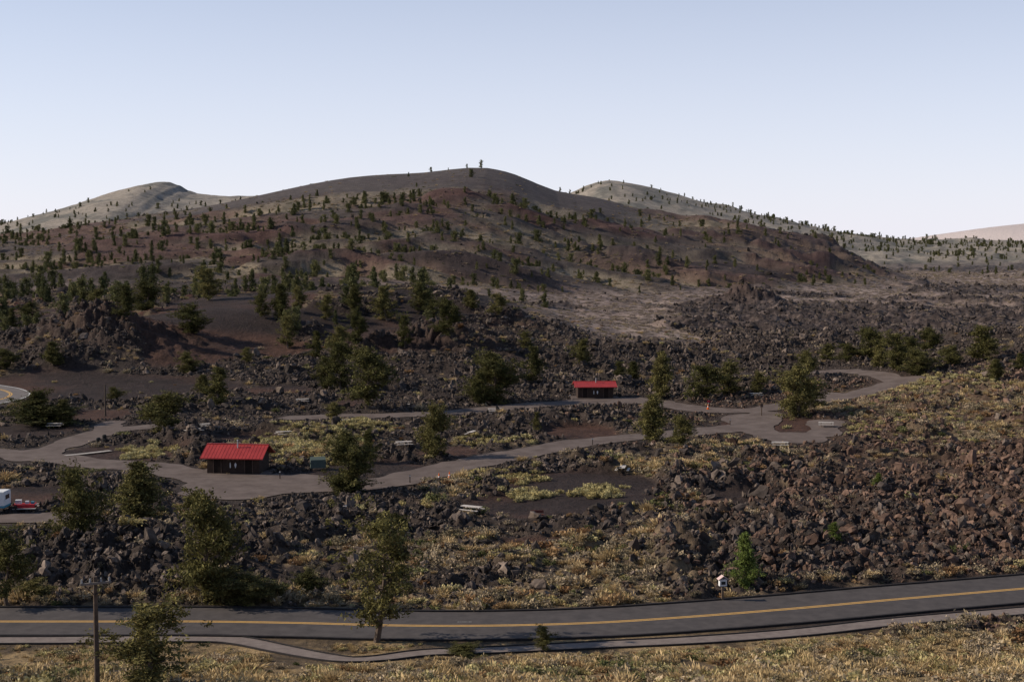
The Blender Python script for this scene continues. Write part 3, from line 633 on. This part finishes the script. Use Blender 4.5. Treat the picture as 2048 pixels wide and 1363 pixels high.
put('dumpster',m.mesh('dumpster',[green_m,rubber]),636,939,.2,1,.08)
m=MB()
for dx in (-.5,.5): m.box((dx,0,.6),(.12,.12,1.2),0)
m.box((0,-.08,1.0),(1.25,.06,.55),1)
put('notice_board',m.mesh('notice_board',[postw,black]),576,1003,-.1)
m=MB();m.box((0,0,.45),(1.4,.4,.07));m.box((0,.22,.75),(1.4,.06,.3))
for dx in (-.55,.55): m.box((dx,0,.22),(.1,.36,.44))
put('park_bench',m.mesh('park_bench',[mat('red_wood',(.12,.04,.03),(.16,.06,.045),3)]),1075,1037,.1)
m=MB();m.box((0,0,.55),(.12,.12,1.1));m.box((0,-.07,.95),(.16,.02,.14),1);sp=m.mesh('campsite_post',[postw,whi])
for p in [(820,966),(1185,890),(300,850),(985,897),(1290,868),(1460,850),(560,958),(760,812),(1140,800),(1590,806),(282,838)]: put('campsite_post',sp,*p,dz=.02)
m=MB();m.box((0,0,1.1),(.14,.14,2.2));m.box((0,-.09,1.9),(.5,.05,.6),1);put('campsite_sign',m.mesh('campsite_sign',[postw,trimm]),1523,832,.1)
m=MB();m.tube((0,0,0),(0,0,1.7),.05,.05,8);m.box((0,-.06,1.35),(.75,.04,.6),1);put('road_sign',m.mesh('road_sign',[metal,redm]),1417,812,0,.7)
m=MB();m.box((0,0,.75),(.16,.16,1.6));m.box((0,0,1.55),(.62,.42,.55),1)
for s in (-1,1): m.box((s*.22,0,1.98),(.56,.62,.05),2,ry=s*.62)
m.box((0,-.225,1.55),(.36,.02,.26),3)
put('fee_station_sign',m.mesh('fee_station_sign',[postw,signw,mat('pale_red_shingle',(.5,.36,.34),(.6,.45,.42),3),black]),1445,1200,.15,1.0)
def upole(x,y,ztop,arm,name='utility_pole'):
    z0=float(hs(x,y));h=ztop-z0;m=MB();m.tube((0,0,-.5),(0,0,h),.17,.12,10)
    if arm:
        m.box((0,-.18,h-.35),(1.7,.10,.12),2);m.tube((-.6,-.16,h-.4),(0,-.14,h-1.1),.03,.03,6);m.tube((.6,-.16,h-.4),(0,-.14,h-1.1),.03,.03,6)
        for dx in (-.75,-.3,.3,.75): m.tube((dx,-.16,h-.28),(dx,-.16,h-.06),.06,.04,8,1)
    link(name,m.mesh(name,[mat('pole_wood',(.07,.05,.04),(.12,.09,.07),3),metal,mat('crossarm_wood',(.16,.135,.12),(.22,.19,.17),3)]),(x,y,z0),math.radians(25))
x0,z0=sight(190,1152,78);upole(x0,78,z0,True)
x,y=hit(211,832);upole(x,y,float(hs(x,y))+5.6,False)
m=MB();m.box((0,0,1.55),(4.2,2.1,1.5),0);m.box((0,0,.68),(4.2,2.1,.24),1);m.box((0,0,2.33),(4.05,1.95,.06),0);m.box((.9,-1.06,1.7),(.9,.03,.5),3);m.box((-.8,-1.06,1.45),(.65,.03,1.5),0);m.box((2.11,0,1.7),(.03,1.2,.5),3)
for dy in (-1.0,1.0): m.tube((0,dy-.1,.36),(0,dy+.1,.36),.36,.36,16,2)
m.box((2.6,0,.5),(1.1,.12,.1),2);m.tube((3.05,0,0),(3.05,0,.55),.05,.05,8,2)
put('camper_trailer',m.mesh('camper_trailer',[signw,teal,rubber,glass]),-22,1024,0,1,.05)
o=put('picnic_table',ptm,50,1018,.1,1.15,.05)
m=MB();m.box((0,0,.80),(2.1,.95,.03),0);m.box((0,-.48,.62),(2.1,.02,.35),0);m.box((0,.48,.62),(2.1,.02,.35),0);m.box((-.6,0,1.0),(.55,.38,.36),1);m.box((-.6,0,1.2),(.58,.41,.05),1);m.box((.2,.1,.95),(.35,.3,.26),1);m.box((.75,0,.93),(.3,.3,.22),2)
c=link('camp_gear',m.mesh('camp_gear',[redm,signw,teal]),parent=o)
print('objects',time.time()-T0)
# ------------------------------------------------------------ light, sky, camera
el=math.radians(30);az=math.radians(-88)
sd=Vector((math.sin(az)*math.cos(el),math.cos(az)*math.cos(el),math.sin(el)))
sl=bpy.data.lights.new('sun','SUN');sl.energy=5.0;sl.angle=math.radians(.53);sl.color=(1,.88,.72)
so=bpy.data.objects.new('sun',sl);so.rotation_euler=(-sd).to_track_quat('-Z','Y').to_euler();so.location=sd*500;scene.collection.objects.link(so)
w=bpy.data.worlds.new('World');scene.world=w;w.use_nodes=True;nt=w.node_tree
sk=nt.nodes.new('ShaderNodeTexSky');sk.sky_type='NISHITA';sk.sun_disc=False;sk.sun_elevation=el;sk.sun_rotation=az;sk.altitude=1800;sk.air_density=1.0;sk.dust_density=1.5;sk.ozone_density=1.5
bg=nt.nodes['Background'];bg.inputs['Strength'].default_value=.12
tc=N(nt,'ShaderNodeTexCoord');sx=N(nt,'ShaderNodeSeparateXYZ');nt.links.new(tc.outputs['Generated'],sx.inputs[0])
rp=N(nt,'ShaderNodeValToRGB');e=rp.color_ramp.elements;e[0].position=0;e[0].color=(.78,)*3+(1,);e[1].position=.45;e[1].color=(.0,)*3+(1,)
for p_,v_ in ((.10,.56),(.20,.33)): q_=e.new(p_);q_.color=(v_,)*3+(1,)
nt.links.new(sx.outputs['Z'],rp.inputs['Fac'])
mx=N(nt,'ShaderNodeMix',data_type='RGBA');mx.inputs[7].default_value=(7.7,7.55,8.7,1)
nt.links.new(rp.outputs[0],mx.inputs[0]);nt.links.new(sk.outputs[0],mx.inputs[6]);nt.links.new(mx.outputs[2],bg.inputs['Color'])
cam=bpy.data.cameras.new('camera');cam.sensor_width=36;cam.lens=F/2048*36;cam.clip_start=.5;cam.clip_end=40000
co=bpy.data.objects.new('camera',cam);co.location=(0,0,H);co.rotation_euler=(math.pi/2-TH,0,0);scene.collection.objects.link(co);scene.camera=co
print('done',time.time()-T0)
